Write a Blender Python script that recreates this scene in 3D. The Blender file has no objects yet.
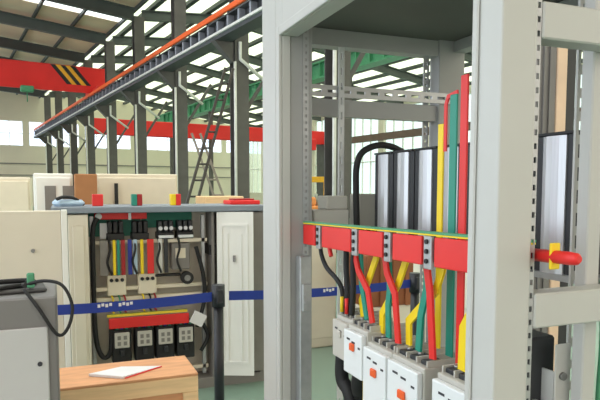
import bpy, bmesh, random
from math import *
from mathutils import Vector, Matrix
random.seed(4)
S = bpy.context.scene
COL = S.collection
HALL = radians(9.2)          # the hall's long axis is turned 9 degrees from the switchgear's
CH, SHN = cos(HALL), sin(HALL)

# ------------------------------------------------------------------ materials
def lin(c):
    return tuple(((v / 255) / 12.92 if v / 255 <= .04045 else ((v / 255 + .055) / 1.055) ** 2.4) for v in c) + (1,)
def mat(name, rgb, rough=.5, metal=0., var=.08, scale=6., spec=.5, bump=0., stretch=None):
    m = bpy.data.materials.new(name); m.use_nodes = True
    nt = m.node_tree; N = nt.nodes; L = nt.links
    b = N['Principled BSDF']
    b.inputs['Roughness'].default_value = rough; b.inputs['Metallic'].default_value = metal
    b.inputs['Specular IOR Level'].default_value = spec
    tc = N.new('ShaderNodeTexCoord'); nz = N.new('ShaderNodeTexNoise')
    nz.inputs['Scale'].default_value = scale; nz.inputs['Detail'].default_value = 4
    if stretch:
        mp = N.new('ShaderNodeMapping'); mp.inputs['Scale'].default_value = stretch
        L.new(tc.outputs['Object'], mp.inputs['Vector']); L.new(mp.outputs['Vector'], nz.inputs['Vector'])
    else:
        L.new(tc.outputs['Object'], nz.inputs['Vector'])
    r = N.new('ShaderNodeValToRGB'); c = lin(rgb)
    r.color_ramp.elements[0].color = tuple(v * (1 - var) for v in c[:3]) + (1,)
    r.color_ramp.elements[1].color = tuple(min(1, v * (1 + var)) for v in c[:3]) + (1,)
    r.color_ramp.elements[0].position = .3; r.color_ramp.elements[1].position = .7
    L.new(nz.outputs['Fac'], r.inputs['Fac']); L.new(r.outputs['Color'], b.inputs['Base Color'])
    if bump:
        bp = N.new('ShaderNodeBump'); bp.inputs['Strength'].default_value = bump
        L.new(nz.outputs['Fac'], bp.inputs['Height']); L.new(bp.outputs['Normal'], b.inputs['Normal'])
    return m
def two_tone(name, a, b_, axis, freq, rough=.5, pos=.5):
    m = bpy.data.materials.new(name); m.use_nodes = True
    nt = m.node_tree; N = nt.nodes; L = nt.links
    tc = N.new('ShaderNodeTexCoord'); w = N.new('ShaderNodeTexWave')
    w.bands_direction = axis; w.inputs['Scale'].default_value = freq
    r = N.new('ShaderNodeValToRGB'); r.color_ramp.interpolation = 'CONSTANT'
    r.color_ramp.elements[0].color = lin(a); r.color_ramp.elements[1].color = lin(b_); r.color_ramp.elements[1].position = pos
    L.new(tc.outputs['Object'], w.inputs['Vector']); L.new(w.outputs['Fac'], r.inputs['Fac'])
    L.new(r.outputs['Color'], N['Principled BSDF'].inputs['Base Color']); N['Principled BSDF'].inputs['Roughness'].default_value = rough
    return m
def sheet(name, rgb, trans=.5):
    m = bpy.data.materials.new(name); m.use_nodes = True
    nt = m.node_tree; N = nt.nodes; L = nt.links
    for n in list(N):
        if n.type != 'OUTPUT_MATERIAL': N.remove(n)
    out = [n for n in N if n.type == 'OUTPUT_MATERIAL'][0]
    t = N.new('ShaderNodeBsdfTransparent'); t.inputs['Color'].default_value = lin(rgb)
    s = N.new('ShaderNodeBsdfTranslucent'); s.inputs['Color'].default_value = lin(rgb)
    mx = N.new('ShaderNodeMixShader'); mx.inputs[0].default_value = 1 - trans
    L.new(t.outputs[0], mx.inputs[1]); L.new(s.outputs[0], mx.inputs[2]); L.new(mx.outputs[0], out.inputs[0])
    return m
M = dict(
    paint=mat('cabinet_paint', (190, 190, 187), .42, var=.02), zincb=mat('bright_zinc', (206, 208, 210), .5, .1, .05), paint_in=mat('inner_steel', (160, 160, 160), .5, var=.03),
    zinc=mat('galvanised_steel', (176, 178, 180), .38, .55, .08, 30), topshade=mat('top_plate_shaded', (96, 96, 92), .6, .1, .06),  # top plate colour darkened to paint in the shade of its underside
    red=mat('red_sleeve', (222, 42, 40), .42, var=.05), dred=mat('dark_red_sleeve', (160, 30, 34), .45), green=mat('green_sleeve', (28, 138, 118), .42, var=.06),
    yellow=mat('yellow_sleeve', (240, 208, 26), .42, var=.04), black=mat('black_plastic', (26, 26, 28), .5, var=.15), rubber=mat('black_rubber', (22, 22, 24), .65, var=.2),
    brk=mat('breaker_white', (226, 230, 232), .4, var=.02), brk_side=mat('breaker_grey', (186, 184, 176), .5, var=.04), brk_old=mat('breaker_warm_grey', (196, 192, 184), .5, var=.05),
    orange_btn=mat('orange_button', (232, 96, 44), .4), ink=mat('dark_ink', (52, 52, 60), .6), steel=mat('dull_steel', (150, 150, 148), .35, .7, .15, 40),
    alu=mat('brushed_aluminium', (206, 208, 212), .32, .55, .06, 3, stretch=(60, 60, 2)), char=mat('charcoal_panel', (44, 46, 50), .5, var=.1),
    cream=mat('cream_panel', (228, 218, 198), .6, var=.04), beige=mat('beige_door_paint', (222, 214, 198), .55, var=.04, scale=3), white=mat('white_paint', (238, 238, 234), .45, var=.02),
    card=mat('brown_cardboard', (176, 122, 80), .8, var=.08, bump=.05), wood=mat('pale_timber', (238, 202, 156), .7, var=.12, scale=4, stretch=(1, 14, 14), bump=.1), ply=mat('orange_plywood', (212, 154, 110), .65, var=.14, scale=3, stretch=(2, 9, 9)),
    paper=mat('white_paper', (224, 222, 224), .8, var=.02), machine=mat('machine_grey', (124, 122, 122), .5, var=.04), mdoor=mat('machine_door_grey', (196, 196, 198), .5, var=.02),
    belt=mat('blue_webbing', (26, 56, 150), .6, var=.08), post=mat('stanchion_black', (34, 36, 42), .4, var=.1),
    col=mat('column_steel', (90, 87, 86), .6, .1, .15, 2), rail=mat('runway_steel', (70, 72, 76), .55, .1, .12, 2), orange=mat('orange_conductor', (236, 96, 30), .5), palepipe=mat('pale_conduit', (214, 214, 210), .5), stiff=mat('stiffener_steel', (138, 142, 154), .5),
    crane=mat('crane_red', (232, 36, 34), .45, var=.06, scale=1), raft=mat('rafter_steel', (78, 84, 84), .6, .1, .1, 1), deck=mat('roof_sheet', (222, 198, 172), .75, var=.08, scale=.6), purl=mat('purlin_steel', (64, 68, 68), .65),
    wall=mat('cream_wall', (222, 214, 198), .85, var=.04, scale=.5), band=mat('grey_wall_rail', (128, 126, 124), .7), floor=mat('green_epoxy_floor', (122, 146, 132), .28, var=.08, scale=.8), gr=mat('green_girder', (76, 150, 112), .5, var=.1),
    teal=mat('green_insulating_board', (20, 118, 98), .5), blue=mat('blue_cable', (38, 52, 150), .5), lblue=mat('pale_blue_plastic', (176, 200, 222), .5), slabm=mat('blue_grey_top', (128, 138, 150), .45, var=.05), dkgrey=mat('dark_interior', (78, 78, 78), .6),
    peach=mat('peach_paint', (236, 206, 180), .5), brown=mat('brown_timber', (140, 84, 50), .7, var=.15), ladder=mat('dark_ladder', (62, 58, 54), .5), pladder=mat('pale_ladder', (140, 132, 120), .5), gyel=mat('gantry_yellow', (240, 176, 40), .5), gorange=mat('machine_orange', (236, 146, 84), .5),
    rust=mat('brown_steel_beam', (112, 92, 84), .6, var=.15, scale=1), meter=mat('meter_grey', (130, 126, 122), .5), backbd=mat('cabinet_back_plate', (206, 198, 184), .55, var=.05),
    skin=sheet('clear_roof_sheet', (240, 242, 240), .7), skin2=sheet('greenish_roof_sheet', (206, 212, 196), .55), glass=sheet('window_glass', (245, 250, 255), .95), cyan=sheet('cyan_window_glass', (222, 234, 230), .9),
    pe=two_tone('green_yellow_earth', (60, 140, 70), (226, 206, 60), 'Y', 9., .45), stripe=two_tone('black_yellow_warning', (20, 18, 18), (236, 190, 40), 'DIAGONAL', .9, .5),
)

# ------------------------------------------------------------------ mesh helpers
class B:
    def __init__(s): s.bm = bmesh.new()
    def box(s, x0, x1, y0, y1, z0, z1, bev=0., seg=1):
        return s.hexa([(x0, y0, z0), (x1, y0, z0), (x1, y1, z0), (x0, y1, z0), (x0, y0, z1), (x1, y0, z1), (x1, y1, z1), (x0, y1, z1)], bev, seg)
    def hexa(s, p, bev=0., seg=1):
        v = [s.bm.verts.new(q) for q in p]
        fs = [s.bm.faces.new([v[i] for i in f]) for f in ((3, 2, 1, 0), (4, 5, 6, 7), (0, 1, 5, 4), (1, 2, 6, 5), (2, 3, 7, 6), (3, 0, 4, 7))]
        bmesh.ops.recalc_face_normals(s.bm, faces=fs)
        if bev > 0:
            es = list({e for f in fs for e in f.edges})
            bmesh.ops.bevel(s.bm, geom=es, offset=bev, segments=seg, affect='EDGES', profile=.5)
        return s
    def obox(s, c, size, rot=(0, 0, 0), bev=0.):
        from mathutils import Euler
        R = Euler(rot).to_matrix(); c = Vector(c); h = [k / 2 for k in size]
        p = [c + R @ Vector((sx * h[0], sy * h[1], sz * h[2])) for sz in (-1, 1) for sx, sy in ((-1, -1), (1, -1), (1, 1), (-1, 1))]
        return s.hexa(p, bev)
    def bar(s, a, b, w, t, up=(0, 0, 1)):      # rectangular bar between two points
        a, b = Vector(a), Vector(b); d = (b - a).normalized(); u = Vector(up)
        if abs(d.dot(u)) > .98: u = Vector((0, 1, 0))
        r = d.cross(u).normalized(); n = r.cross(d).normalized()
        p = []
        for q in (a, b):
            p += [q - r * w / 2 - n * t / 2, q + r * w / 2 - n * t / 2, q + r * w / 2 + n * t / 2, q - r * w / 2 + n * t / 2]
        return s.hexa(p)
    def tube(s, pts, r, n=10, smooth=True):
        pts = [Vector(p) for p in pts]
        if smooth and len(pts) > 2:
            q = []
            for i in range(len(pts) - 1):
                p0 = pts[max(i - 1, 0)]; p1 = pts[i]; p2 = pts[i + 1]; p3 = pts[min(i + 2, len(pts) - 1)]
                for k in range(6):
                    t = k / 6
                    q.append(.5 * ((2 * p1) + (p2 - p0) * t + (2 * p0 - 5 * p1 + 4 * p2 - p3) * t * t + (3 * p1 - p0 - 3 * p2 + p3) * t ** 3))
            pts = q + [pts[-1]]
        rings = []; ref = None
        for i, p in enumerate(pts):
            d = (pts[min(i + 1, len(pts) - 1)] - pts[max(i - 1, 0)]).normalized()
            if ref is None: ref = d.orthogonal().normalized()
            ref = (ref - d * ref.dot(d)).normalized(); o = d.cross(ref)
            rr = r[i] if isinstance(r, list) else r
            rings.append([s.bm.verts.new(p + ref * cos(2 * pi * k / n) * rr + o * sin(2 * pi * k / n) * rr) for k in range(n)])
        for a, b in zip(rings, rings[1:]):
            for k in range(n):
                f = s.bm.faces.new((a[k], a[(k + 1) % n], b[(k + 1) % n], b[k])); f.smooth = True
        s.bm.faces.new(rings[0][::-1]); s.bm.faces.new(rings[-1])
        return s
    def strip(s, pts, w, t):                    # flat bar bent in the YZ plane, thickness along X
        pts = [Vector(p) for p in pts]; rings = []
        for i, p in enumerate(pts):
            d0 = (p - pts[i - 1]).normalized() if i else None
            d1 = (pts[i + 1] - p).normalized() if i < len(pts) - 1 else None
            d = ((d0 or d1) + (d1 or d0)).normalized()
            nrm = Vector((0, -d.z, d.y)).normalized()
            k = 1 / max(.5, nrm.dot(Vector((0, -(d0 or d1).z, (d0 or d1).y)).normalized()))
            a = nrm * w / 2 * k; x = Vector((t / 2, 0, 0))
            rings.append([s.bm.verts.new(q) for q in (p - a - x, p + a - x, p + a + x, p - a + x)])
        for a, b in zip(rings, rings[1:]):
            for k in range(4): s.bm.faces.new((a[k], a[(k + 1) % 4], b[(k + 1) % 4], b[k]))
        s.bm.faces.new(rings[0][::-1]); s.bm.faces.new(rings[-1])
        return s
    def slots(s, axis, a0, a1, c0, c1, d0, d1, pitch, frac=.6, edge=.28):
        """perforated flat bar: long axis a, width axis c, thickness axis d"""
        w = c1 - c0; e = w * edge
        def put(A0, A1, C0, C1):
            if axis == 'zy': s.box(d0, d1, C0, C1, A0, A1)
            if axis == 'zx': s.box(C0, C1, d0, d1, A0, A1)
            if axis == 'xz': s.box(A0, A1, d0, d1, C0, C1)
        put(a0, a1, c0, c0 + e); put(a0, a1, c1 - e, c1)
        k = a0
        while k < a1 - 1e-6:
            put(k, min(k + pitch * (1 - frac), a1), c0 + e, c1 - e); k += pitch
        return s
ORG = {}
def link(name, me, m):
    o = bpy.data.objects.new(name, me); COL.objects.link(o)
    if me is not None and m is not None: me.materials.append(m)
    return o
def place(o, loc, frame):
    if frame == 'H':
        o.location = (loc[0] * CH - loc[1] * SHN, loc[0] * SHN + loc[1] * CH, loc[2]); o.rotation_euler = (0, 0, HALL)
    else: o.location = loc
    ORG[o.name] = Vector(loc)
def tag(o, label=None, cat=None, group=None, kind=None):
    if label: o['label'] = label
    if cat: o['category'] = cat
    if group: o['group'] = group
    if kind: o['kind'] = kind
    return o
def mesh(b, name, off):
    bmesh.ops.translate(b.bm, verts=b.bm.verts, vec=-Vector(off))
    bmesh.ops.recalc_face_normals(b.bm, faces=b.bm.faces)
    me = bpy.data.meshes.new(name); b.bm.to_mesh(me); b.bm.free(); return me
def thing(name, label, cat, loc, group=None, frame='C'):
    o = bpy.data.objects.new(name, None); COL.objects.link(o); o.empty_display_size = .1
    place(o, loc, frame); return tag(o, label, cat, group)
def part(name, b, m, parent, label=None):
    o = link(name, mesh(b, name, ORG[parent.name]), M[m] if isinstance(m, str) else m)
    o.parent = parent; ORG[o.name] = ORG[parent.name]
    if label: o['label'] = label
    return o
def solo(name, b, m, label, cat, group=None, frame='C', loc=None):
    if loc is None:
        vs = [v.co for v in b.bm.verts]
        loc = (sum(v.x for v in vs) / len(vs), sum(v.y for v in vs) / len(vs), min(v.z for v in vs))
    o = link(name, mesh(b, name, loc), M[m]); place(o, loc, frame); return tag(o, label, cat, group)
def struct(name, b, m, frame='H'):
    o = link(name, mesh(b, name, (0, 0, 0)), M[m]); place(o, (0, 0, 0), frame); o['kind'] = 'structure'; return o
def dup(root, delta, label, group=None):
    r = root.copy(); COL.objects.link(r); r.location = root.location + Vector(delta); r['label'] = label
    if group: r['group'] = group
    for ch in list(root.children):
        c = ch.copy(); COL.objects.link(c); c.parent = r
        for g in ch.children:
            d = g.copy(); COL.objects.link(d); d.parent = c
    return r

# ------------------------------------------------------------------ THE HALL (u across, v along, z up)
RU = 8.8                                    # column line
b = B(); b.box(-14, 34, -14, 66, -.06, 0); struct('floor', b, 'floor')
def wall_with_band(x0, x1, y0, y1, zt, w0, w1, along, gaps):
    """wall slab with one row of window openings between heights w0 and w1"""
    b = B()
    def put(a0, a1, z0, z1):
        if along == 'x': b.box(a0, a1, y0, y1, z0, z1)
        else: b.box(x0, x1, a0, a1, z0, z1)
    lo, hi = (x0, x1) if along == 'x' else (y0, y1)
    put(lo, hi, 0, w0); put(lo, hi, w1, zt)
    prev = lo
    for g0, g1 in gaps:
        put(prev, g0, w0, w1); prev = g1
    put(prev, hi, w0, w1)
    return b
gaps_b = [(-13 + 5.2 * k, -13 + 5.2 * k + 4.6) for k in range(9)]
b = wall_with_band(-14, 34, 64, 64.3, 13.5, 5.9, 8.2, 'x', gaps_b); struct('wall_back', b, 'wall')
gaps_r = [(8 + 5.2 * k, 8 + 5.2 * k + 4.5) for k in range(11)]
b = wall_with_band(31, 31.3, 6, 64, 8.7, 1.3, 8.1, 'y', gaps_r); struct('wall_right', b, 'wall')
wn = 0
for g0, g1 in gaps_b:
    wn += 1; b = B(); b.box(g0, g1, 64.12, 64.16, 5.9, 8.2); w = struct('window_%d' % wn, b, 'glass')
    f = B()
    for k in range(1, 4): x = g0 + (g1 - g0) * k / 4; f.box(x - .03, x + .03, 64.08, 64.2, 5.9, 8.2)
    f.box(g0, g1, 64.08, 64.2, 7.02, 7.08); part('window_frame', f, 'white', w)
for g0, g1 in gaps_r:
    wn += 1; b = B(); b.box(31.12, 31.16, g0, g1, 1.3, 8.1); w = struct('window_%d' % wn, b, 'cyan')
    f = B()
    for k in range(1, 4): y = g0 + (g1 - g0) * k / 4; f.box(31.08, 31.2, y - .04, y + .04, 1.3, 8.1)
    f.box(31.08, 31.2, g0, g1, 3.9, 4.0); part('window_frame', f, 'white', w)
b = B(); b.box(-14, 31, 63.9, 64, 4.1, 4.2); b.box(-14, 31, 63.9, 64, 3.0, 3.08); struct('trim_1', b, 'band')
# roof of the near aisle: z falls from the ridge at the left to the column line
def rz1(u): return 10.7 + (RU - u) * .09
def rz2(u): return 10.7 + (u - RU) * .09 if u < 14 else 11.168 - (u - 14) * .145
def slope_box(b, u0, u1, v0, v1, f, t, dz=0):
    b.hexa([(u0, v0, f(u0) + dz), (u1, v0, f(u1) + dz), (u1, v1, f(u1) + dz), (u0, v1, f(u0) + dz), (u0, v0, f(u0) + dz + t), (u1, v0, f(u1) + dz + t), (u1, v1, f(u1) + dz + t), (u0, v1, f(u0) + dz + t)])
VC = [7.0 + 5.8 * k for k in range(10)]      # column rows along the hall
V0 = -14.0
b = B(); sk = B(); v = V0
for c in [4.1, 9.9, 15.7, 21.5, 33.1, 44.7, 56.3]:
    wd = 1.3 if c < 22 else .7  # unseen rooflights near the camera, kept and widened to add daylight
    slope_box(b, -14, RU, v, c - wd, rz1, .08); slope_box(sk, -14, RU, c - wd, c + wd, rz1, .03); v = c + wd
slope_box(b, -14, RU, v, 64, rz1, .08)
struct('ceiling', b, 'deck'); struct('window_40', sk, 'skin')
b = B()
for u0, u1 in ((RU, 14), (14, 31)): slope_box(b, u0, u1, V0, 64, rz2, .03)
struct('window_41', b, 'skin2')
b = B()
for k in range(12):
    u = -13.2 + k * 2.0; b.box(u - .06, u + .06, V0, 64, rz1(u) - .2, rz1(u) - .02)
struct('trim_2', b, 'purl')
b = B()
for k in range(15):
    u = 9.5 + k * 1.5; b.box(u - .13, u + .13, V0, 64, rz2(u) - .22, rz2(u) - .03)
struct('trim_3', b, 'purl')
# rafters
ORD = ['nearest', 'second', 'third', 'fourth', 'fifth', 'sixth', 'seventh', 'eighth', 'ninth', 'tenth']
for i, v in enumerate(VC[1:]):
    t = thing('roof_rafter', 'dark steel roof rafter over the %s row of columns' % ORD[i + 1], 'beam', (0, v, 10), 'roof rafters across the hall', 'H')
    b = B(); slope_box(b, -14, RU - .2, v - .14, v + .14, rz1, .06, -.26); slope_box(b, -14, RU - .2, v - .02, v + .02, rz1, .5, -.76); slope_box(b, -14, RU - .2, v - .14, v + .14, rz1, .06, -.8)
    part('rafter_beam', b, 'raft', t)
    b = B()
    for u0, u1 in ((RU + .2, 14), (14, 30.9)):
        slope_box(b, u0, u1, v - .12, v + .12, rz2, .06, -.3); slope_box(b, u0, u1, v - .02, v + .02, rz2, .4, -.7); slope_box(b, u0, u1, v - .12, v + .12, rz2, .06, -.74)
    part('far_aisle_rafter', b, 'raft', t)
# columns carrying the crane runway
for i, v in enumerate(VC):
    t = thing('steel_column', 'dark grey steel column carrying the crane runway, %s in the row from the camera' % ORD[i], 'column', (RU, v, 0), 'steel columns of the crane runway', 'H')
    b = B(); b.box(RU - .25, RU + .25, v - .22, v - .19, 0, 10.1); b.box(RU - .25, RU + .25, v + .19, v + .22, 0, 10.1); b.box(RU - .02, RU + .02, v - .19, v + .19, 0, 10.1)
    part('shaft', b, 'col', t)
    b = B(); b.hexa([(RU - .3, v - .15, 5.8), (RU - .25, v - .15, 5.8), (RU - .25, v + .15, 5.8), (RU - .3, v + .15, 5.8), (RU - .95, v - .15, 6.45), (RU - .25, v - .15, 6.45), (RU - .25, v + .15, 6.45), (RU - .95, v + .15, 6.45)])
    part('corbel', b, 'col', t)
    b = B(); b.tube([(RU - .1, v - .3, 6.45), (RU - .1, v - .3, 5.9), (RU + .9, v - .3, 5.2)], .06, 8, False); b.tube([(RU - .28, v - .28, 0), (RU - .28, v - .28, 5.8)], .05, 8)
    part('conduit', b, 'palepipe', t)
    b = B(); b.bar((RU + .2, v, 4.2), (RU + 1.4, v, 6.1), .1, .1); part('knee_brace', b, 'col', t)
# runway girder along the columns, conductor bar on top
t = thing('crane_runway', 'long grey crane runway girder with stiffener plates along the row of columns', 'crane runway', (RU - .6, VC[0], 6.45), None, 'H')
v0, v1 = 4.0, 62
b = B(); b.box(RU - .9, RU - .35, v0, v1, 6.45, 6.56); b.box(RU - .62, RU - .58, v0, v1, 6.56, 7.06); b.box(RU - .85, RU - .35, v0, v1, 7.06, 7.1); part('girder', b, 'rail', t)
b = B(); k = v0
while k < v1:
    b.box(RU - .84, RU - .63, k, k + .12, 6.7, 7.05); k += .8
part('stiffener_plate', b, 'stiff', t)['kind'] = 'stuff'
b = B(); b.box(RU - .96, RU - .9, v0, v1, 6.57, 6.65); part('cable_duct', b, 'palepipe', t)
b = B(); b.box(RU - .5, RU - .38, v0, v1, 7.1, 7.2); part('rail', b, 'rail', t)
t = thing('conductor_rail', 'orange conductor rail running along the top of the crane runway', 'conductor rail', (RU - .8, VC[0], 7.1), None, 'H')
b = B(); b.box(RU - .88, RU - .78, v0, v1, 7.16, 7.34, .02); part('conductor_bar', b, 'orange', t)
b = B(); k = v0
while k < v1:
    b.box(RU - .85, RU - .80, k, k + .05, 7.1, 7.17); k += 1.7
part('bracket', b, 'rail', t)['kind'] = 'stuff'
# second, green runway girder in the far aisle
b = B(); b.box(19.8, 20.2, 16, 62, 8.3, 9.1); b.box(19.6, 20.4, 16, 62, 9.1, 9.2); b.box(19.6, 20.4, 16, 62, 8.2, 8.3)
k = 16
while k < 60: b.box(19.62, 19.8, k, k + .08, 8.3, 9.1); k += 1.2
t = thing('green_crane_runway', 'green painted girder running along the far aisle under its roof', 'crane runway', (20, 16, 0), None, 'H')
part('girder', b, 'gr', t)
for k in range(5):
    v = 18 + k * 10; p = B(); p.box(19.85, 20.15, v - .15, v + .15, 0, 8.2); part('post', p, 'col', t)
# red bridge crane of the near aisle
cv = 38.4
t = thing('bridge_crane', 'large red overhead bridge crane with black and yellow warning stripes, upper left', 'crane', (-3, cv, 7.2), None, 'H')
b = B(); b.box(-12, RU + .45, cv - .35, cv + .35, 7.5, 8.95, .03); part('girder', b, 'crane', t)
b = B(); b.box(-12, RU - .3, cv - .5, cv - .36, 7.4, 7.7); part('walkway_edge', b, 'crane', t)
b = B()
for k in range(2):
    x = 6.35 + k * .55
    b.hexa([(x + .7, cv - .37, 7.85), (x + 1.0, cv - .37, 7.85), (x + 1.0, cv - .352, 7.85), (x + .7, cv - .352, 7.85), (x - .2, cv - .37, 8.92), (x + .1, cv - .37, 8.92), (x + .1, cv - .352, 8.92), (x - .2, cv - .352, 8.92)])
part('yellow_stripe', b, 'gyel', t)
b = B()
for k in range(3):
    x = 6.07 + k * .55
    b.hexa([(x + .7, cv - .37, 7.85), (x + .98, cv - .37, 7.85), (x + .98, cv - .352, 7.85), (x + .7, cv - .352, 7.85), (x - .2, cv - .37, 8.92), (x + .08, cv - .37, 8.92), (x + .08, cv - .352, 8.92), (x - .2, cv - .352, 8.92)])
part('black_stripe', b, 'black', t)
b = B(); b.box(RU - .6, RU - .23, cv - 1.6, cv + 1.6, 7.22, 7.7, .05); part('end_carriage', b, 'crane', t)
b = B(); b.box(4.2, 4.9, cv - .9, cv - .52, 7.15, 7.5, .05); b.tube([(4.55, cv - .7, 7.15), (4.55, cv - .7, 6.6)], .03); part('hoist', b, 'gr', t)
# red bridge crane of the far aisle
cv2 = 46
t = thing('bridge_crane', 'red overhead crane girder seen between the columns in the far aisle', 'crane', (16, cv2, 5.5), None, 'H')
b = B(); b.box(9.6, 30.2, cv2 - .3, cv2 + .3, 5.7, 6.85, .03); part('girder', b, 'crane', t)
b = B(); b.box(27.6, 28.8, cv2 - .9, cv2 - .31, 5.1, 6.1, .05); part('trolley', b, 'crane', t)
b = B(); b.tube([(28.2, cv2 - .6, 5.1), (28.2, cv2 - .6, 2.6)], .05); b.box(28.05, 28.35, cv2 - .7, cv2 - .5, 2.3, 2.7); part('hook', b, 'black', t)
for u in (9.6, 29.9):
    b = B(); b.box(u, u + .25, cv2 - .8, cv2 + .8, 0, 5.69); part('support_leg', b, 'col', t)
# brown steel tie beam and yellow gantry seen through the near cabinet
b = B(); b.box(30.6, 30.95, 12, 58, 5.6, 6.15); solo('tie_beam', b, 'rust', 'brown steel beam across the bright windows of the right wall', 'beam', None, 'H')
t = thing('yellow_gantry', 'low yellow portal gantry in front of the bright right wall', 'gantry', (18.8, 30, 0), None, 'H')
b = B(); b.box(17.6, 20.0, 29.8, 30.2, 2.05, 2.38, .02); part('beam', b, 'gyel', t)
for u in (17.75, 19.85):
    b = B(); b.box(u - .1, u + .1, 29.85, 30.15, 0, 2.05); part('leg', b, 'gyel', t)
t = thing('orange_machine', 'orange floor machine in the far aisle seen past the left cabinet post', 'machine', (16.0, 26, 0), None, 'H')
b = B(); b.box(15.3, 16.9, 25.4, 26.6, 0, .8, .06); part('base', b, 'gorange', t)
b = B(); b.box(15.5, 16.3, 25.5, 26.4, .8, 1.25, .1, 2); part('hood', b, 'gorange', t)
b = B(); b.tube([(16.6, 26, .8), (16.6, 26, 1.4)], .08); part('spindle', b, 'steel', t)

# ------------------------------------------------------------------ things standing in the hall behind the open cabinet
def locker(name, label, x0, x1, y0, y1, z1, m, slit=None, vents=False, frame='C'):
    t = thing(name, label, 'cabinet', ((x0 + x1) / 2, (y0 + y1) / 2, 0), 'cabinets parked behind the open switchgear', frame)
    b = B(); b.box(x0, x1, y0, y1, 0, z1, .01); part('body', b, m, t)
    b = B(); n = max(1, round((x1 - x0) / .8)); w = (x1 - x0) / n
    for k in range(n):
        d = B(); d.box(x0 + k * w + .02, x0 + (k + 1) * w - .02, y0 - .02, y0, .1, z1 - .04, .006); dd = part('door', d, m, t)
        if slit:
            h = B(); h.box(x0 + (k + slit) * w, x0 + (k + slit) * w + .035, y0 - .045, y0 - .02, z1 - .5, z1 - .1); part('handle', h, 'black', dd)
        if vents:
            h = B()
            for q in range(2): h.box(x0 + k * w + .1 + q * .16, x0 + k * w + .2 + q * .16, y0 - .03, y0 - .02, z1 - .65, z1 - .12)
            part('vent_slot', h, 'meter', dd)
    return t

# ------------------------------------------------------------------ NEAR SWITCHGEAR FRAME
X0, X1, Y0, Y1, ZT = .75, 1.65, .893, 2.272, 2.25
fr = thing('switchgear_cabinet', 'tall light grey open steel switchgear frame in the right foreground', 'switchgear cabinet', (1.2, 1.57, 0))
def cpost(x0, x1, y0, y1, m='paint'):
    b = B(); b.box(x0, x1, y0, y1, 0, ZT + .12, .004, 2); return part('corner_post', b, m, fr)
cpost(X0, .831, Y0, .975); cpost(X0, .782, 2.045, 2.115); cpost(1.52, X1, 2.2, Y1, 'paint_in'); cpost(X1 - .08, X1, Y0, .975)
b = B(); b.box(X0, X0 + .02, 2.117, Y1, 0, ZT + .12, .003); part('side_stile', b, 'paint', fr)
b = B(); b.box(X0 - .014, X0, 2.045, 2.075, 0, 2.178, .004, 2); b.box(X0 - .014, X0, .93, 2.045, 2.146, 2.178, .004, 2); b.box(X0 - .006, X0, .955, .973, 0, 2.146, .003)
part('door_lip', b, 'paint', fr)
b = B(); b.box(X0, X0 + .06, .976, 2.045, 2.146, ZT + .12, .003); part('top_beam', b, 'paint', fr)
b = B(); b.box(X0 + .062, X1, Y0, Y1, 2.236, 2.25); part('top_plate', b, 'topshade', fr)
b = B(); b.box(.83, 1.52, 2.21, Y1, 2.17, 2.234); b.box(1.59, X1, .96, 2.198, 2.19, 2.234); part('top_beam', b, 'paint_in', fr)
for z0, z1 in ((1.882, 1.95), (1.332, 1.4), (.3, .37)):
    b = B(); b.box(.845, X1 - .08, Y0, Y0 + .05, z0, z1, .003); part('cross_beam', b, 'paint', fr)
b = B(); b.slots('zx', .05, 2.2, .832, .844, Y0 + .004, Y0 + .007, .026, .42, .22); part('perforated_strip', b, 'zinc', fr)
b = B(); b.slots('zx', .05, 2.2, .832, .854, 2.05, 2.053, .025, .42, .3); part('perforated_strip', b, 'zinc', fr)
b = B(); b.slots('zx', .05, 2.17, 1.482, 1.510, 2.262, 2.266, .03, .4, .32); part('perforated_strip', b, 'zinc', fr)
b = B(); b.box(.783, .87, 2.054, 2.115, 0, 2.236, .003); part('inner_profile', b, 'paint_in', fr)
b = B(); b.box(.832, .848, Y0 + .03, .974, 0, 2.2); part('inner_profile', b, 'dkgrey', fr)  # dark grey paints the shade seen behind the strip's holes
# rear rails and the slotted upright
b = B(); b.slots('xz', .84, 1.60, 1.968, 2.012, 2.19, 2.198, .064, .6, .36); part('slotted_rail', b, 'zinc', fr)
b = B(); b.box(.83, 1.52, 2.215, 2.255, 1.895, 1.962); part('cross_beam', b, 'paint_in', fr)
b = B(); b.slots('zx', .4, 2.16, 1.037, 1.061, 2.178, 2.186, .058, .5, .36); part('slotted_upright', b, 'zincb', fr)
b = B(); b.slots('zx', .05, 2.236, 1.045, 1.075, 1.0, 1.006, .05, .6, .28); part('slotted_upright', b, 'paint', fr)
b = B(); b.box(1.03, 1.068, .945, .977, 0, 2.236, .003); part('inner_upright', b, 'paint', fr)
b = B(); b.box(1.09, 1.4, 1.0, 2.0, 1.385, 1.4); b.box(.828, 1.5, 2.06, 2.2, 1.425, 1.44); part('shelf_rail', b, 'zinc', fr)
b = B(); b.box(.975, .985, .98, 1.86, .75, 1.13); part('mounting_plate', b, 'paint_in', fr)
b = B(); b.box(.8, .845, 2.0, 2.04, 0, 1.36, .003); b.box(.805, .84, 1.985, 2.0, 1.16, 1.26, .003); b.box(.812, .832, 1.98, 1.985, 1.19, 1.2); b.box(.812, .832, 1.98, 1.985, 1.22, 1.23); part('hinge_channel', b, 'zinc', fr)
b = B(); b.box(.83, X1 - .08, Y0, Y0 + .05, 0, .08); b.box(X0, X0 + .06, .96, 2.04, 0, .1); part('bottom_rail', b, 'paint', fr)

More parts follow.
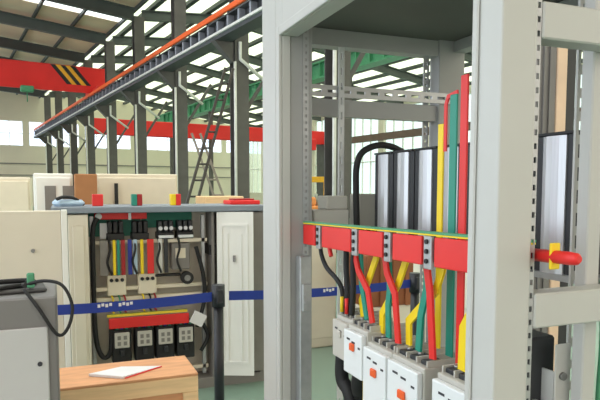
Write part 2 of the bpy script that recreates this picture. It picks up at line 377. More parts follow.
# insulated busbar across the opening
ZB0, ZB1 = 1.402, 1.474
bus = thing('insulated_busbar', 'red insulated busbar with metal clamps running across the open frame', 'busbar', (.835, 1.45, ZB0))
b = B(); b.box(.8385, .846, .985, 2.04, ZB0 + .01, ZB1 - .008); part('copper_bar', b, 'dred', bus)
for y0, y1 in ((1.935, 2.04), (1.655, 1.872), (1.457, 1.6), (1.262, 1.402), (.985, 1.208)):
    b = B(); b.box(.828, .837, y0, y1, ZB0, ZB1, .003, 2); part('cover_plate', b, 'red', bus)
for y in (1.903, 1.628, 1.43, 1.235):
    b = B(); b.box(.827, .837, y - .016, y + .016, ZB0 - .008, ZB1 + .002, .002)
    c = part('clamp', b, 'zinc', bus)
    b = B()
    for q in range(3): b.tube([(.827, y, ZB0 + .012 + q * .024), (.822, y, ZB0 + .012 + q * .024)], .006, 8)
    part('bolt', b, 'black', c)
b = B(); b.tube([(.862, .99, 1.455), (.862, .83, 1.456), (.862, .812, 1.456), (.862, .806, 1.456)], [.0125, .0125, .011, .006], 16, False); part('end_sleeve', b, 'red', bus)
b = B(); b.box(.85, .874, .862, .868, 1.432, 1.482, .002); part('end_spacer', b, 'yellow', bus)
eb = thing('earth_busbar', 'thin green and yellow earth bar lying along the top of the red busbar', 'busbar', (.84, 1.45, ZB1 + .003))
part('green_bar', B().box(.828, .85, .90, 2.04, ZB1 + .007, ZB1 + .012), 'gr', eb); part('yellow_bar', B().box(.827, .849, .90, 2.04, ZB1 + .003, ZB1 + .0065), 'yellow', eb)
SLOPE = .016                                  # the bars climb very slightly towards the camera end
for root in (bus, eb):
    for ob in root.children_recursive:
        oy = ORG[ob.name].y
        for v_ in ob.data.vertices: v_.co.z += (2.04 - (v_.co.y + oy)) * SLOPE

# moulded-case breakers
def breaker(y0, y1, z0, z1, label, front='brk', x=.82, btn='orange_btn'):
    t = thing('circuit_breaker', label, 'circuit breaker', (x, (y0 + y1) / 2, z0), 'white circuit breakers under the busbar')
    w = y1 - y0
    b = B(); b.box(x + .018, .974, y0, y1, z0, z1, .004, 2); part('body', b, 'brk_side', t)
    b = B(); b.box(x, x + .018, y0 + .004, y1 - .004, z0, z1 - .012, .004, 2); f = part('front_cover', b, front, t)
    b = B(); zc = z1 - .45 * (z1 - z0) * .8; b.box(x - .008, x, y0 + w * .36, y0 + w * .57, zc - .016, zc + .008, .003); part('button', b, btn, f)
    for a0, a1, zz in ((.62, .78, .035), (.36, .52, .04), (.1, .2, .05)): b = B(); b.box(x - .001, x, y0 + w * a0, y0 + w * a1, z1 - zz - .006, z1 - zz); part('printed_mark', b, 'ink', f)
    for k in range(4):
        yy = y0 + .006 + (w - .012) * k / 3
        b = B(); b.box(x + .03, .972, yy - .003, yy + .003, z1, z1 + .016); part('barrier', b, 'brk_side', t)
    for k in range(3):
        yy = y0 + w * (k + .5) / 3
        b = B(); b.box(x + .035, x + .085, yy - w * .1, yy + w * .1, z1, z1 + .012, .002); tt = part('terminal', b, 'char', t)
        b = B(); b.tube([(x + .058, yy, z1 + .012), (x + .058, yy, z1 + .02)], .008, 8); part('screw', b, 'steel', tt)
    return t
breaker(1.685, 1.80, 1.05, 1.185, 'small warm grey breaker farthest left in the row, black cables on top', 'brk_old', .835, 'brk_old')
breaker(1.556, 1.684, 1.03, 1.178, 'narrow white breaker second from the left, red button on its face')
breaker(1.415, 1.554, .96, 1.152, 'white breaker third from the left, orange button, between two larger neighbours')
breaker(1.255, 1.412, .92, 1.152, 'wide white breaker fourth from the left with the largest visible face')
breaker(1.05, 1.2, .90, 1.16, 'white breaker nearest the right post, only its top corner in view')
# phase bars dropping from the busbar to the breakers
def drop(colour, pts, x, label, w=.02):
    w = w * 1.12
    solo('phase_bar', B().strip([(x, y, z) for y, z in pts], w, .007), colour, label, 'busbar', 'phase bars dropping to the breakers', loc=(x, pts[-1][0], pts[-1][1]))
grp = ['second', 'third', 'fourth']
tops = [1.196, 1.172, 1.172]
data = dict(red=[[(1.70, 1.44), (1.699, 1.397), (1.677, 1.348), (1.61, 1.292), (1.58, 1.198)], [(1.51, 1.44), (1.509, 1.404), (1.497, 1.362), (1.451, 1.309), (1.43, 1.172)], [(1.297, 1.44), (1.295, 1.403), (1.28, 1.341), (1.262, 1.172)]],
            yellow=[[(1.594, 1.44), (1.594, 1.396), (1.645, 1.315), (1.689, 1.246), (1.676, 1.198)], [(1.426, 1.44), (1.426, 1.405), (1.461, 1.34), (1.554, 1.232), (1.554, 1.172)], [(1.255, 1.44), (1.255, 1.402), (1.282, 1.343), (1.407, 1.238), (1.404, 1.172)]],
            green=[[(1.679, 1.44), (1.679, 1.394), (1.671, 1.309), (1.632, 1.198)], [(1.503, 1.44), (1.503, 1.397), (1.495, 1.314), (1.504, 1.267), (1.498, 1.172)], [(1.310, 1.44), (1.310, 1.403), (1.308, 1.344), (1.334, 1.267), (1.342, 1.172)]])
for c, x, n in (('red', .868, 'red'), ('yellow', .887, 'yellow'), ('green', .8775, 'green')):
    for i in range(3):
        drop(c, data[c][i], x, '%s sleeved bar feeding the %s breaker from the left' % (n, grp[i]), .021)
drop('yellow', [(1.05, 1.44), (1.072, 1.37), (1.131, 1.279), (1.134, 1.18)], .862, 'yellow sleeved bar beside the right post feeding the last breaker', .024)
# tall bars rising above the busbar
t = thing('riser_bar', 'tall yellow sleeved riser bar, shortest and leftmost of the three beside the capacitors', 'busbar', (.95, 1.36, 1.17), 'tall coloured riser bars'); b = B(); b.box(.947, .953, 1.349, 1.372, 1.168, 1.775, .001); part('bar', b, 'yellow', t)
t = thing('riser_bar', 'tall green sleeved riser bar between the yellow and the red one', 'busbar', (.93, 1.28, 1.17), 'tall coloured riser bars'); b = B(); b.box(.927, .933, 1.265, 1.293, 1.168, 1.84, .001); part('bar', b, 'green', t)
b = B(); b.strip([(.938, 1.325, 1.70), (.938, 1.325, 1.82), (.938, 1.315, 1.84), (.938, 1.275, 1.846)], .011, .004); part('red_jumper', b, 'red', t, 'dark red jumper bent over the top')
t = thing('riser_bar', 'tall red sleeved riser bar next to the right post, the highest of the three', 'busbar', (.91, 1.21, 1.165), 'tall coloured riser bars'); b = B(); b.box(.907, .913, 1.197, 1.223, 1.16, 1.875, .001); part('bar', b, 'red', t)
# silver capacitors with charcoal panels
cap = thing('capacitor', 'x', 'capacitor', (1.2, 1.935, 1.4), 'silver capacitors in a row')
b = B()
pr = [(1.10, -.036), (1.094, -.02), (1.092, 0), (1.094, .02), (1.10, .036), (1.34, .036), (1.34, -.036)]
lo = [b.bm.verts.new((x, 1.935 + y, 1.4)) for x, y in pr]; hi = [b.bm.verts.new((x, 1.935 + y, 1.728)) for x, y in pr]
n = len(pr)
for k in range(n): b.bm.faces.new((lo[k], lo[(k + 1) % n], hi[(k + 1) % n], hi[k]))
b.bm.faces.new(lo[::-1]); b.bm.faces.new(hi)
part('can', b, 'alu', cap)
b = B(); b.box(1.104, 1.33, 1.869, 1.8985, 1.4, 1.73); b.box(1.104, 1.33, 1.8992 + .072, 1.9715 + .028, 1.4, 1.73); part('dark_panel', b, 'char', cap)
b = B(); b.box(1.098, 1.342, 1.872, 1.998, 1.731, 1.737); part('top_strip', b, 'black', cap)
names = ['silver capacitor with dark panels, farthest left of its row beside the black hose', 'silver capacitor, second from the left in its row', 'silver capacitor, third from the left, right at the yellow riser bar',
         'silver capacitor behind the green and red riser bars', 'silver capacitor hidden mostly behind the red riser bar and post', 'silver capacitor behind the right foreground post', 'silver capacitor right of the foreground post, nearest the camera']
cap['label'] = names[0]
for k in range(1, 7): dup(cap, (0, -.1367 * k, 0), names[k])
# grey devices on the rear shelf, hose
t = thing('contactor', 'light grey stepped device box on the rear shelf, left of the slotted upright', 'contactor', (.96, 2.12, 1.44))
b = B(); b.box(.885, 1.03, 2.07, 2.165, 1.44, 1.525, .004); part('base', b, 'brk_side', t)
b = B(); b.box(.94, 1.03, 2.08, 2.165, 1.525, 1.578, .004); part('upper_housing', b, 'brk_side', t)
t = thing('contactor', 'light grey square device box right of the slotted upright, black studs at its base', 'contactor', (1.14, 2.12, 1.44))
b = B(); b.box(1.08, 1.205, 2.08, 2.165, 1.44, 1.585, .004); part('housing', b, 'brk_side', t)
b = B()
for k in range(5): b.tube([(1.09 + k * .026, 2.072, 1.44), (1.09 + k * .026, 2.072, 1.456)], .007, 8)
part('stud', b, 'black', t)
solo('black_hose', B().tube([(1.055, 2.05, 1.445), (1.053, 2.05, 1.5), (1.05, 2.05, 1.60), (1.052, 2.05, 1.69), (1.078, 2.05, 1.745), (1.15, 2.05, 1.772), (1.23, 2.05, 1.758), (1.29, 2.06, 1.71), (1.31, 2.06, 1.55), (1.31, 2.06, 1.44)], .0125, 12), 'rubber', 'thick black hose arching over in front of the rear frame', 'hose')
# black cables to the first breaker
def cable(name, pts, r, m, label, group=None, cat='cable'): return solo(name, B().tube(pts, r, 8), m, label, cat, group, loc=pts[-1])
cable('black_cable', [(.85, 1.93, 1.43), (.85, 1.925, 1.38), (.85, 1.88, 1.335), (.85, 1.80, 1.305), (.86, 1.775, 1.27), (.863, 1.77, 1.198)], .008, 'rubber', 'black cable curving from the left end of the busbar to the small grey breaker', 'black cables')
cable('black_cable', [(.862, 1.745, 1.44), (.862, 1.75, 1.36), (.862, 1.74, 1.27), (.863, 1.742, 1.198)], .010, 'rubber', 'straight black cable with yellow sleeve into the small grey breaker', 'black cables')
cable('black_cable', [(.868, 1.70, 1.44), (.868, 1.712, 1.36), (.866, 1.706, 1.27), (.863, 1.71, 1.198)], .010, 'rubber', 'black cable nearest the red phase bars at the small grey breaker', 'black cables')
cable('red_cable', [(.852, 1.86, 1.43), (.852, 1.858, 1.40), (.852, 1.845, 1.375)], .008, 'red', 'short red cable tail hanging below the busbar', None)
for k, (y, c, l) in enumerate(((1.76, 'yellow', 'yellow'), (1.725, 'red', 'red'))):
    solo('cable_sleeve', B().tube([(.852, y, 1.20), (.852, y, 1.25)], .006, 8), c, 'short %s sleeve standing on the small grey breaker' % l, 'sleeve', 'coloured cable sleeves')
cable('black_cable', [(.86, 1.77, 1.05), (.86, 1.77, .97), (.87, 1.72, .9), (.87, 1.7, .6), (.87, 1.7, .1)], .024, 'rubber', 'thick black cable dropping below the small grey breaker', 'black cables')
cable('black_cable', [(.86, 1.63, 1.03), (.865, 1.66, .97), (.89, 1.66, .85), (.89, 1.66, .1)], .026, 'rubber', 'thick black cable bending below the breaker with the red button', 'black cables')
cable('earth_cable', [(.85, 1.585, 1.03), (.85, 1.585, .9), (.85, 1.59, .1)], .010, 'yellow', 'yellow earth cable hanging beside the third breaker', None)
cable('green_cable', [(.85, 1.555, 1.0), (.85, 1.56, .9), (.85, 1.565, .1)], .008, 'green', 'green cable hanging behind the third breaker', None)
# things low down in the frame, right of the near post
t = thing('contactor', 'black device block low in the frame right of the foreground post', 'contactor', (1.0, 1.1, 1.0))
b = B(); b.box(.96, 1.04, 1.03, 1.16, 1.0, 1.27, .006); part('body', b, 'char', t)
b = B(); b.box(1.0, 1.044, .99, .995, 1.05, 1.262, .002); b.box(1.0, 1.005, .995, 1.03, 1.1, 1.2); part('bracket', b, 'paint', t)
b = B(); b.tube([(1.02, .99, 1.19), (1.02, .984, 1.19)], .009, 12); part('bolt', b, 'steel', t)
cable('green_cable', [(1.13, .99, 1.4), (1.135, .99, 1.25), (1.13, .99, 1.1), (1.14, .99, .9), (1.14, .99, .1)], .006, 'gr', 'thin green cable at the lower right edge of the frame', None)

# ------------------------------------------------------------------ FAR OPEN SWITCHGEAR
YF = 4.7
fc = thing('open_switchgear', 'low open-fronted switchgear cabinet full of breakers and wiring, doors ajar', 'switchgear cabinet', (.75, 5.0, 0))
b = B(); b.box(0, .04, YF, 5.3, .08, 1.43); b.box(.04, 1.56, 5.26, 5.3, .08, 1.43); b.box(1.52, 1.56, YF, 5.26, .08, 1.43); b.box(0, 1.56, YF, 5.3, 0, .08); b.box(1.12, 1.14, YF, 5.26, .08, 1.43); b.box(.17, .19, YF, 5.26, .08, 1.43); part('housing', b, 'meter', fc)
b = B(); b.box(-.06, 1.62, YF - .06, 5.34, 1.43, 1.478, .006); part('top_cover', b, 'slabm', fc)
b = B(); b.box(.19, 1.12, 4.905, 4.915, .08, 1.43); part('back_plate', b, 'backbd', fc)
b = B(); b.box(.2, .59, 4.885, 4.899, 1.24, 1.425); part('green_board', b, 'teal', fc); 
b = B(); b.box(.6, 1.0, 4.885, 4.899, 1.30, 1.425); part('green_board', b, 'teal', fc)
b = B(); b.box(.05, .19, YF - .03, YF, .1, 1.42, .005); b.box(.08, .16, YF - .04, YF - .03, .16, 1.34, .004); part('fixed_panel', b, 'beige', fc)
DA = radians(-24); DT = (cos(DA), sin(DA)); DN = (sin(DA), -cos(DA)) if False else (-sin(-DA), -cos(DA))
def leaf(b, t0, t1, n0, n1, z0, z1):          # box on the swung-open door leaf, t from the hinge, n out of its face
    q = lambda t, n, z: (1.165 + t * DT[0] + n * DN[0], YF - .005 + t * DT[1] + n * DN[1], z)
    b.hexa([q(t0, n0, z0), q(t1, n0, z0), q(t1, n1, z0), q(t0, n1, z0), q(t0, n0, z1), q(t1, n0, z1), q(t1, n1, z1), q(t0, n1, z1)])
b = B(); leaf(b, .0, .29, .0, .025, .1, 1.425); d = part('door', b, 'white', fc)
b = B()
for a in ((.03, .045, .2, 1.33), (.235, .25, .2, 1.33), (.045, .235, 1.31, 1.33), (.045, .235, .2, .22), (.08, .09, .22, 1.25), (.19, .20, .22, 1.25)): leaf(b, a[0], a[1], .025, .034, a[2], a[3])
part('rib', b, 'white', d)
b = B(); leaf(b, .13, .15, .025, .045, 1.03, 1.08); part('latch', b, 'steel', d)
b = B(); b.box(1.435, 1.555, YF - .03, YF, .1, 1.42, .004); b.box(1.435, 1.555, YF - .04, YF - .03, 1.13, 1.2); part('fixed_panel', b, 'meter', fc)
b = B(); b.box(1.142, 1.152, YF, 5.0, 1.08, 1.16); b.box(1.105, 1.12, YF + .02, 4.95, 1.08, 1.16); part('hinge_strap', b, 'black', fc)
for z in (1.2, .84, .76, .16):
    b = B(); b.box(.2, 1.1, 4.78, 4.83, z - .014, z + .014); part('mounting_rail', b, 'cream', fc)
for x in (1.055, .205):
    b = B(); b.box(x, x + .025, 4.78, 4.82, .1, 1.4); part('upright', b, 'zinc', fc)
# contents of the far cabinet: each its own thing
def simple(name, bits, label, cat, loc, group=None, frame='C'):
    t = thing(name, label, cat, loc, group, frame)
    for nm, bb, mm in bits: part(nm, bb, mm, t)
    return t
simple('insulated_busbar', [('bar', B().box(.24, .63, 4.80, 4.82, 1.375, 1.425, .004), 'red'), ('clamp', B().tube([(.27, 4.8, 1.4), (.27, 4.78, 1.4)], .025, 10).box(.49, .51, 4.79, 4.8, 1.37, 1.43), 'brk')], 'red busbar just under the top of the far open cabinet', 'busbar', (.43, 4.81, 1.375))
sw = ['upper leftmost black isolator with three poles in the far cabinet', 'black isolator, second from the left on the top rail of the far cabinet', 'black and silver isolator, third on the top rail', 'black and silver isolator at the right end of the top rail']
for k, x in enumerate((.39, .575, .77, .925)):
    t = thing('isolator_switch', sw[k], 'switch', (x, 4.8, 1.214), 'isolators on the top rail of the far cabinet')
    b = B(); b.box(x - .065, x + .065, 4.77, 4.9, 1.214, 1.27, .006); part('base', b, 'black', t)
    for q in (-1, 0, 1):
        b = B(); b.box(x + q * .042 - .016, x + q * .042 + .016, 4.775, 4.88, 1.27, 1.36, .005); p_ = part('pole', b, 'black' if k < 2 else 'char', t)
        if k > 1:
            b = B(); b.tube([(x + q * .042, 4.774, 1.30), (x + q * .042, 4.76, 1.30)], .016, 10); part('contact', b, 'alu', p_)
    if k > 1:
        b = B(); b.box(x - .06, x + .06, 4.755, 4.77, 1.222, 1.245, .003); part('nameplate', b, 'brk', t)
simple('copper_link', [('link', B().box(.28, .37, 4.84, 4.86, 1.225, 1.345), 'brk')], 'pale link plate left of the black isolators', 'link', (.32, 4.85, 1.225))
vb = [(.30, .06, 'meter', 'grey block'), (.375, .022, 'yellow', 'yellow bar'), (.405, .02, 'green', 'green bar'), (.44, .03, 'dred', 'red bar'), (.49, .03, 'blue', 'blue bar'), (.53, .03, 'lblue', 'pale blue bar'), (.58, .024, 'yellow', 'yellow bar'), (.645, .05, 'red', 'red bar'), (.72, .03, 'palepipe', 'pale bar'), (.765, .03, 'char', 'dark bar')]
seen = {}
for x, w, m, l in vb:
    seen[l] = seen.get(l, 0) + 1
    side = ', leftmost' if l == 'yellow bar' and seen[l] == 1 else (', rightmost' if l == 'yellow bar' else '')
    solo('phase_bar', B().box(x - w / 2, x + w / 2, 4.74, 4.755, .95, 1.22, .002), m, 'short vertical %s below the top rail of the far cabinet%s' % (l, side), 'busbar', 'coloured bars hanging in the far cabinet')
for x, lb in ((.81, 'dark vertical bar beside the grey meter box'),): pass
simple('meter_box', [('housing', B().box(.81, .955, 4.76, 4.86, .97, 1.18, .006), 'meter'), ('label_plate', B().box(.84, .92, 4.755, 4.76, 1.06, 1.14), 'cream')], 'grey meter box with pale label below the top rail', 'meter', (.88, 4.8, .97))
for k, x in enumerate((.39, .62)):
    simple('terminal_block', [('housing', B().box(x - .07, x + .07, 4.765, 4.86, .79, .95, .006), 'cream'), ('stud', B().tube([(x - .04, 4.765, .91), (x - .04, 4.75, .91)], .014, 8).tube([(x, 4.765, .91), (x, 4.75, .91)], .014, 8).tube([(x + .04, 4.765, .91), (x + .04, 4.75, .91)], .014, 8), 'black')],
           'beige terminal block on the middle rail, %s of two' % ('left' if k == 0 else 'right'), 'terminal block', (x, 4.8, .79), 'beige terminal blocks')
simple('current_transformer', [('ring', B().tube([(.93, 4.80, .9), (.93, 4.74, .9)], .05, 16), 'black'), ('core', B().tube([(.93, 4.74, .9), (.93, 4.735, .9)], .025, 12), 'steel')], 'round black device at the right end of the middle rail', 'transformer', (.93, 4.78, .85))
cable('bare_bar', [(.68, 4.77, .93), (.80, 4.77, .93), (.88, 4.77, .93)], .012, 'black', 'thin black bar beside the beige terminal blocks', None, 'bar')
cable('bare_bar', [(.24, 4.77, .72), (.6, 4.77, .735), (1.05, 4.77, .725)], .012, 'black', 'long thin dark bar above the lower red busbar', None, 'bar')
simple('insulated_busbar', [('bar', B().box(.32, .93, 4.70, 4.72, .545, .625, .004), 'red'), ('top_strip', B().box(.31, .92, 4.72, 4.76, .632, .65), 'pe')], 'lower red busbar above the four breakers of the far cabinet', 'busbar', (.6, 4.71, .545))
br = None
lb4 = ['far cabinet breaker with white face, leftmost of four', 'far cabinet breaker with white face, second of four', 'far cabinet breaker with white face, third of four', 'far cabinet breaker with white face, rightmost of four']
for k, x in enumerate((.415, .585, .745, .905)):
    if br is None:
        br = thing('circuit_breaker', lb4[0], 'circuit breaker', (x, 4.75, .26), 'breakers at the bottom of the far cabinet')
        b = B(); b.box(x - .07, x + .07, 4.72, 4.87, .26, .53, .006); part('body', b, 'black', br)
        b = B(); b.box(x - .055, x + .055, 4.705, 4.72, .39, .51, .004); f = part('front_cover', b, 'brk_old', br)
        for q in range(2):
            for r in range(2):
                b = B(); b.box(x - .035 + q * .045, x - .01 + q * .045, 4.703, 4.705, .41 + r * .045, .44 + r * .045); part('terminal_cover', b, 'meter', f)
        b = B(); b.box(x - .015, x + .015, 4.69, 4.72, .33, .375, .003); part('handle', b, 'char', br)
        for q, mm in ((-1, 'green'), (0, 'blue'), (1, 'green')):
            b = B(); b.box(x + q * .035 - .009, x + q * .035 + .009, 4.728, 4.74, .53, .575); part('terminal_bar', b, mm, br)
    else: dup(br, (x - .415, 0, 0), lb4[k])
simple('label_card', [('card', B().obox((1.0, 4.69, .575), (.11, .012, .1), (0, .5, 0)), 'paper')], 'tilted white card at the right end of the lower red busbar', 'card', (1.0, 4.69, .52))
cable('black_cable', [(.26, 4.74, 1.39), (.225, 4.74, 1.3), (.22, 4.74, 1.0), (.225, 4.74, .5), (.27, 4.74, .33), (.33, 4.74, .36), (.34, 4.74, .55)], .018, 'rubber', 'long thick black cable down the left side of the far cabinet', 'black cables')
cable('black_cable', [(1.0, 4.74, .5), (1.06, 4.74, .7), (1.06, 4.74, .9), (1.0, 4.74, 1.15)], .016, 'rubber', 'black cable down the right side of the far cabinet', 'black cables')
cable('black_cable', [(1.03, 4.74, .3), (1.09, 4.74, .42), (1.03, 4.74, .55)], .016, 'rubber', 'black cable loop beside the rightmost far breaker', 'black cables')
for k, (x, c) in enumerate(((.35, 'yellow'), (.40, 'gr'), (.44, 'dred'), (.58, 'yellow'), (.63, 'rubber'), (.67, 'dred'))):
    cable('control_wire', [(x, 4.775, .79), (x + .01, 4.76, .75), (x - .01, 4.755, .70), (x + .015, 4.752, .655)], .007, c, ['yellow wire below the left beige terminal block', 'green wire below the left beige terminal block', 'dark red wire below the left beige terminal block', 'yellow wire below the right beige terminal block', 'black wire below the right beige terminal block', 'dark red wire below the right beige terminal block'][k], 'wires below the terminal blocks', 'wire')
for k, x in enumerate((.335, .52, .705, .86)):
    cable('control_wire', [(x, 4.768, 1.24), (x + .01, 4.735, 1.15), (x - .012, 4.73, 1.05), (x + .02, 4.735, .955)], .009, 'rubber', ['black wire dropping from the leftmost top isolator', 'black wire dropping from the second top isolator', 'black wire dropping from the third top isolator', 'black wire in front of the grey meter box'][k], 'black wires below the isolators', 'wire')
# the busbar ends, bag and tray on its top
ZS = 1.478
def stub(x, cols, label):
    t = thing('busbar_stub', label, 'busbar stub', (x, 4.85, ZS), 'coloured stubs on the far cabinet')
    w = .078 / len(cols)
    for k, c in enumerate(cols):
        b = B(); b.box(x - .04 + k * w, x - .04 + (k + 1) * w, 4.8, 4.88, ZS, ZS + .09, .004); part('sleeve', b, c, t)
stub(.27, ['red'], 'plain red stub on top of the far cabinet, leftmost of three'); stub(.56, ['green', 'dred'], 'stub half green half red on top of the far cabinet'); stub(.86, ['yellow', 'red'], 'stub half yellow half red on top of the far cabinet')
b = B(); b.obox((.06, 4.85, ZS + .025), (.2, .2, .05), (0, 0, .2), .02); solo('plastic_bag', b, 'lblue', 'pale blue plastic bag at the left end of the far cabinet top', 'bag')
cable('black_cable', [(-.02, 4.72, ZS + .055), (.03, 4.75, ZS + .07), (.1, 4.78, ZS + .06), (.17, 4.8, ZS + .012)], .012, 'rubber', 'black cable lying over the pale blue bag', 'black cables')
simple('red_tray', [('tray', B().box(1.32, 1.58, 4.86, 5.1, ZS, ZS + .035, .006), 'crane'), ('contents', B().box(1.36, 1.54, 4.9, 5.06, ZS + .035, ZS + .05, .004), 'dred')], 'shallow red tray on the right end of the far cabinet top', 'tray', (1.45, 4.98, ZS))

# left leaning door panel in front of the far cabinet
t = thing('cabinet_door', 'large pale beige cabinet door standing upright behind the grey machine', 'door', (-.2, 4.0, 0))
b = B(); b.box(-.7, .005, 4.0, 4.03, .05, 1.474, .006); part('panel', b, 'beige', t)
b = B(); b.box(.005, .04, 3.985, 4.035, .05, 1.478, .004); part('edge_strip', b, 'white', t)
b = B(); b.box(-.66, -.58, 3.99, 4.0, .1, 1.42, .004); part('fold', b, 'beige', t)
b = B(); b.tube([(-.16, 4.0, 1.23), (-.16, 3.985, 1.23)], .012, 10); part('lock', b, 'steel', t)
b = B(); b.box(-.5, -.44, 4.0, 4.3, 0, .05); b.box(-.1, -.04, 4.0, 4.3, 0, .05); part('foot', b, 'steel', t)

# cabinets and cartons behind
locker('steel_cabinet', 'white cabinet with two dark vent slots, left of the brown carton', -.23, .125, 6.3, 6.8, 1.76, 'white', None, True)
locker('steel_cabinet', 'long cream cabinet row with black handles, right of the brown carton', .36, 1.2, 6.6, 7.1, 1.77, 'cream', .21)
locker('steel_cabinet', 'cream cabinet at the left edge, left of the white vented one', -1.3, -.3, 7.4, 7.9, 1.74, 'cream')
t = thing('carton', 'brown cardboard carton standing among the pale cabinets', 'carton', (.235, 6.1, 0))
b = B(); b.box(.135, .335, 6.0, 6.28, 1.02, 1.75, .006); part('box', b, 'card', t)
b = B(); b.box(.132, .35, 5.98, 6.28, 0, 1.02, .004); part('pallet_box', b, 'card', t)
t = thing('crate_stack', 'small beige crates below the ladder foot behind the far cabinet', 'crate', (1.72, 6.85, 0))
b = B(); b.box(1.5, 1.95, 6.6, 7.1, 0, 1.53, .01); part('crate', b, 'wood', t)
t = thing('white_cabinet', 'pale beige cabinet beyond the near frame, below the left end of the busbar', 'cabinet', (2.4, 5.7, 0))
b = B(); b.box(2.25, 2.6, 5.5, 5.9, 0, 1.1, .01); part('body', b, 'beige', t)
b = B(); b.box(2.27, 2.58, 5.48, 5.5, .1, 1.06, .006); part('door', b, 'beige', t)
t = thing('timber_crate', 'brown timber crate on a pale base behind the blue belt, seen below the busbar', 'crate', (3.0, 5.2, 0))
b = B(); b.box(2.66, 3.4, 5.0, 5.6, 0, .48, .01); part('base', b, 'beige', t)
b = B(); b.box(2.68, 3.2, 5.0, 5.5, .481, .98, .01); part('box', b, 'brown', t)
b = B()
for k in range(4): b.box(2.68 + k * .14, 2.74 + k * .14, 4.98, 4.999, .481, .98)
part('batten', b, 'brown', t)
locker('steel_cabinet', 'large white cabinet standing in the aisle behind the timber crate', 3.3, 5.2, 6.2, 6.8, 1.1, 'white')

t = thing('switchgear_cabinet', 'tall grey cabinet side with a peach edge strip standing behind the right foreground post', 'switchgear cabinet', (2.45, 2.6, 0))
b = B(); b.box(2.33, 2.464, 2.5, 2.9, 0, 2.38, .004); b.box(2.37, 2.385, 2.49, 2.5, 0, 2.36); b.box(2.41, 2.425, 2.49, 2.5, 0, 2.36); part('body', b, 'machine', t)
b = B(); b.box(2.465, 2.535, 2.495, 2.9, 0, 2.38, .004); part('edge_strip', b, 'peach', t, 'peach edge strip')
b = B(); b.box(2.536, 2.60, 2.5, 2.9, 0, 2.38, .004); part('dark_edge', b, 'char', t)
# ladders
def ladder(label, a, bq, w, m, n):
    t = thing('ladder', label, 'ladder', (a[0], a[1], 0))
    a, bq = Vector(a), Vector(bq); sx = Vector((w / 2, 0, 0))
    for q in (-1, 1):
        b = B(); b.bar(a + sx * q, bq + sx * q * .75, .045, .045); part('rail', b, m, t)
    for k in range(1, n):
        p = a.lerp(bq, k / n); f = 1 - .25 * k / n
        b = B(); b.tube([p - sx * f, p + sx * f], .018, 8); part('rung', b, m, t)
ladder('tall dark ladder leaning against the column behind the far cabinet', (1.84, 10.9, 0), (2.99, 11.0, 3.85), .2, 'ladder', 13)
ladder('pale ladder crossing behind the tall dark one', (3.42, 11.5, 0), (2.50, 11.7, 2.7), .22, 'pladder', 9)

# ------------------------------------------------------------------ belt barrier
t = thing('belt_stanchion', 'black belt barrier post with a blue retractable belt head', 'stanchion', (.92, 3.7, 0))
b = B(); b.tube([(.92, 3.7, .02), (.92, 3.7, .86)], .032, 16); part('pole', b, 'post', t)
b = B(); b.tube([(.92, 3.7, .86), (.92, 3.7, 1.0)], .042, 16); b.box(.90, .94, 3.65, 3.75, .885, .975, .004); part('belt_head', b, 'post', t)
b = B(); b.tube([(.92, 3.7, 0), (.92, 3.7, .02), (.92, 3.7, .04)], [.17, .165, .05], 24, False); part('base', b, 'post', t)
b = B()
for i in range(14):
    xa = .88 - i * (1.35 / 14); xb = .88 - (i + 1) * (1.35 / 14)
    za = .955 - .02 * sin(pi * i / 14); zb = .955 - .02 * sin(pi * (i + 1) / 14)
    b.hexa([(xb, 3.699, zb - .06), (xa, 3.699, za - .06), (xa, 3.701, za - .06), (xb, 3.701, zb - .06), (xb, 3.699, zb), (xa, 3.699, za), (xa, 3.701, za), (xb, 3.701, zb)])
belt = part('belt', b, 'belt', t, 'blue webbing belt with small white marks')
for x0 in (.19, .31):
    for k in range(4):
        b = B(); b.box(x0 + k * .022, x0 + k * .022 + .016, 3.6975, 3.6985, .905 + (k % 2) * .006, .925 + (k % 2) * .004); part('printed_mark', b, 'paper', belt)
t2 = dup(t, (1.46, 0, 0), 'black belt barrier post behind the near frame, right end of the blue belt')

# ------------------------------------------------------------------ timber crate with paper
t = thing('timber_crate', 'pale timber crate with an orange plywood lid in the lower left foreground', 'crate', (.25, 2.85, 0))
xl, xr, yf, yb, zt = -.12, .572, 2.7, 3.02, .756
b = B(); b.box(xl, xr, yf, yb, zt - .012, zt, .002); part('lid', b, 'ply', t)
b = B(); b.box(xl + .01, xr - .01, yf + .018, yb - .01, .1, zt - .013); part('box', b, 'ply', t)
for z0, z1 in ((zt - .085, zt - .013), (.1, .17), (.42, .48)):
    b = B(); b.box(xl, xr, yf, yf + .018, z0, z1, .002); part('batten', b, 'wood', t)
b = B(); b.box(xr - .07, xr, yf - .001, yf + .019, .171, zt - .086, .002); part('batten', b, 'wood', t)
b = B(); b.box(xr - .009, xr, yf + .02, yb, zt - .085, zt - .013, .002); part('batten', b, 'wood', t)
b = B(); b.box(xl, xl + .1, yf, yb, 0, .1); b.box(xr - .1, xr, yf, yb, 0, .1); part('skid', b, 'wood', t)
b = B(); z = zt + .001
b.hexa([(.10, 2.83, z), (.24, 2.735, z), (.43, 2.86, z), (.25, 2.92, z), (.10, 2.83, z + .012), (.24, 2.735, z + .010), (.43, 2.86, z + .004), (.25, 2.92, z + .004)])
t = thing('paper', 'white sheets of paper with a red edge lying on the timber crate', 'paper', (.25, 2.83, zt)); part('sheet', b, 'paper', t)
b = B(); b.bar((.25, 2.732, z + .003), (.43, 2.855, z + .003), .004, .004); part('red_edge', b, 'crane', t)

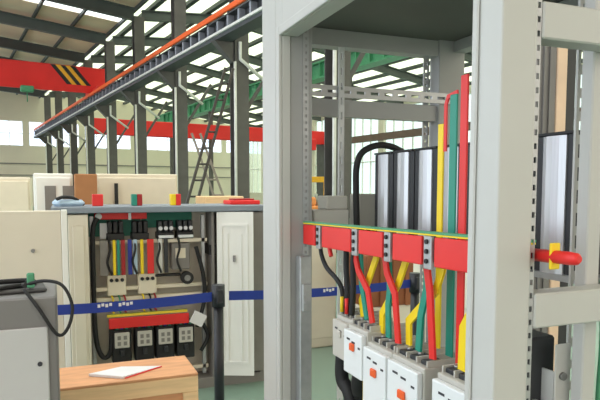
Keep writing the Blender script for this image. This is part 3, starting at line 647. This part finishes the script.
# ------------------------------------------------------------------ grey machine with cable
t = thing('control_console', 'dark grey steel console with a lighter door at the lower left edge', 'console', (-.3, 2.35, 0))
b = B(); b.box(-.75, -.02, 2.2, 2.55, 0, 1.237, .006); part('body', b, 'machine', t)
b = B(); b.box(-.7, -.05, 2.188, 2.199, .1, 1.135, .004); d = part('door', b, 'mdoor', t)
b = B(); b.tube([(-.078, 2.188, 1.01), (-.078, 2.182, 1.01)], .008, 10); part('keyhole', b, 'ink', d)
solo('black_mat', B().obox((-.23, 2.38, 1.246), (.34, .2, .016), (0, 0, .1), .006), 'dkgrey', 'dark flat cable tray lying on the grey console', 'tray')
cable('black_cable', [(-.42, 2.3, 1.249), (-.3, 2.26, 1.249), (-.18, 2.3, 1.262), (-.1, 2.36, 1.262), (-.12, 2.45, 1.262), (-.25, 2.44, 1.262)], .009, 'rubber', 'black cable coiled on top of the grey console', 'black cables')
cable('black_cable', [(-.13, 2.3, 1.265), (-.06, 2.25, 1.285), (.0, 2.22, 1.27), (.03, 2.2, 1.2), (.015, 2.18, 1.13), (-.02, 2.17, 1.11), (-.075, 2.18, 1.2), (-.12, 2.22, 1.262)], .006, 'rubber', 'thin black cable looping off the right edge of the grey console', 'black cables')
simple('green_clip', [('jaw', B().box(-.115, -.09, 2.28, 2.3, 1.258, 1.31, .004), 'gr'), ('lever', B().bar((-.1, 2.29, 1.3), (-.125, 2.29, 1.262), .012, .012), 'black')], 'dark green clamp standing on the grey console', 'clamp', (-.1, 2.29, 1.255))

# ------------------------------------------------------------------ light: bright overcast daylight
w = bpy.data.worlds.new('World'); S.world = w; w.use_nodes = True
N = w.node_tree.nodes; L = w.node_tree.links
tc = N.new('ShaderNodeTexCoord'); sp = N.new('ShaderNodeSeparateXYZ'); L.new(tc.outputs['Generated'], sp.inputs[0])
mr = N.new('ShaderNodeMapRange'); mr.inputs['From Min'].default_value = -1; mr.inputs['From Max'].default_value = 1; sb = N.new('ShaderNodeMath'); sb.operation = 'SUBTRACT'; L.new(sp.outputs['X'], sb.inputs[0]); L.new(sp.outputs['Y'], sb.inputs[1]); L.new(sb.outputs[0], mr.inputs['Value'])
cr = N.new('ShaderNodeValToRGB'); L.new(mr.outputs[0], cr.inputs[0])
cr.color_ramp.elements[0].color = (.93, 1.0, 1.1, 1); cr.color_ramp.elements[1].color = (.80, .72, .61, 1)
L.new(cr.outputs[0], N['Background'].inputs['Color'])
zr = N.new('ShaderNodeMapRange'); zr.inputs['From Min'].default_value = .55; zr.inputs['From Max'].default_value = .95       # overcast sky, brighter overhead
zr.inputs['To Min'].default_value = 1.65; zr.inputs['To Max'].default_value = 9.0
L.new(sp.outputs['Z'], zr.inputs['Value']); L.new(zr.outputs[0], N['Background'].inputs['Strength'])

cam = bpy.data.cameras.new('camera'); co = bpy.data.objects.new('camera', cam); COL.objects.link(co)
co.location = (0, 0, 1.6); co.rotation_euler = (radians(85.5), 0, radians(-21.8))
cam.lens = 36; cam.sensor_width = 36; cam.shift_y = .062; cam.clip_end = 300; cam.clip_start = .05
S.camera = co
S.view_settings.view_transform = 'Standard'; S.view_settings.look = 'None'; S.view_settings.exposure = .40; S.view_settings.gamma = 1
try: S.view_settings.use_curve_mapping = False
except Exception: pass
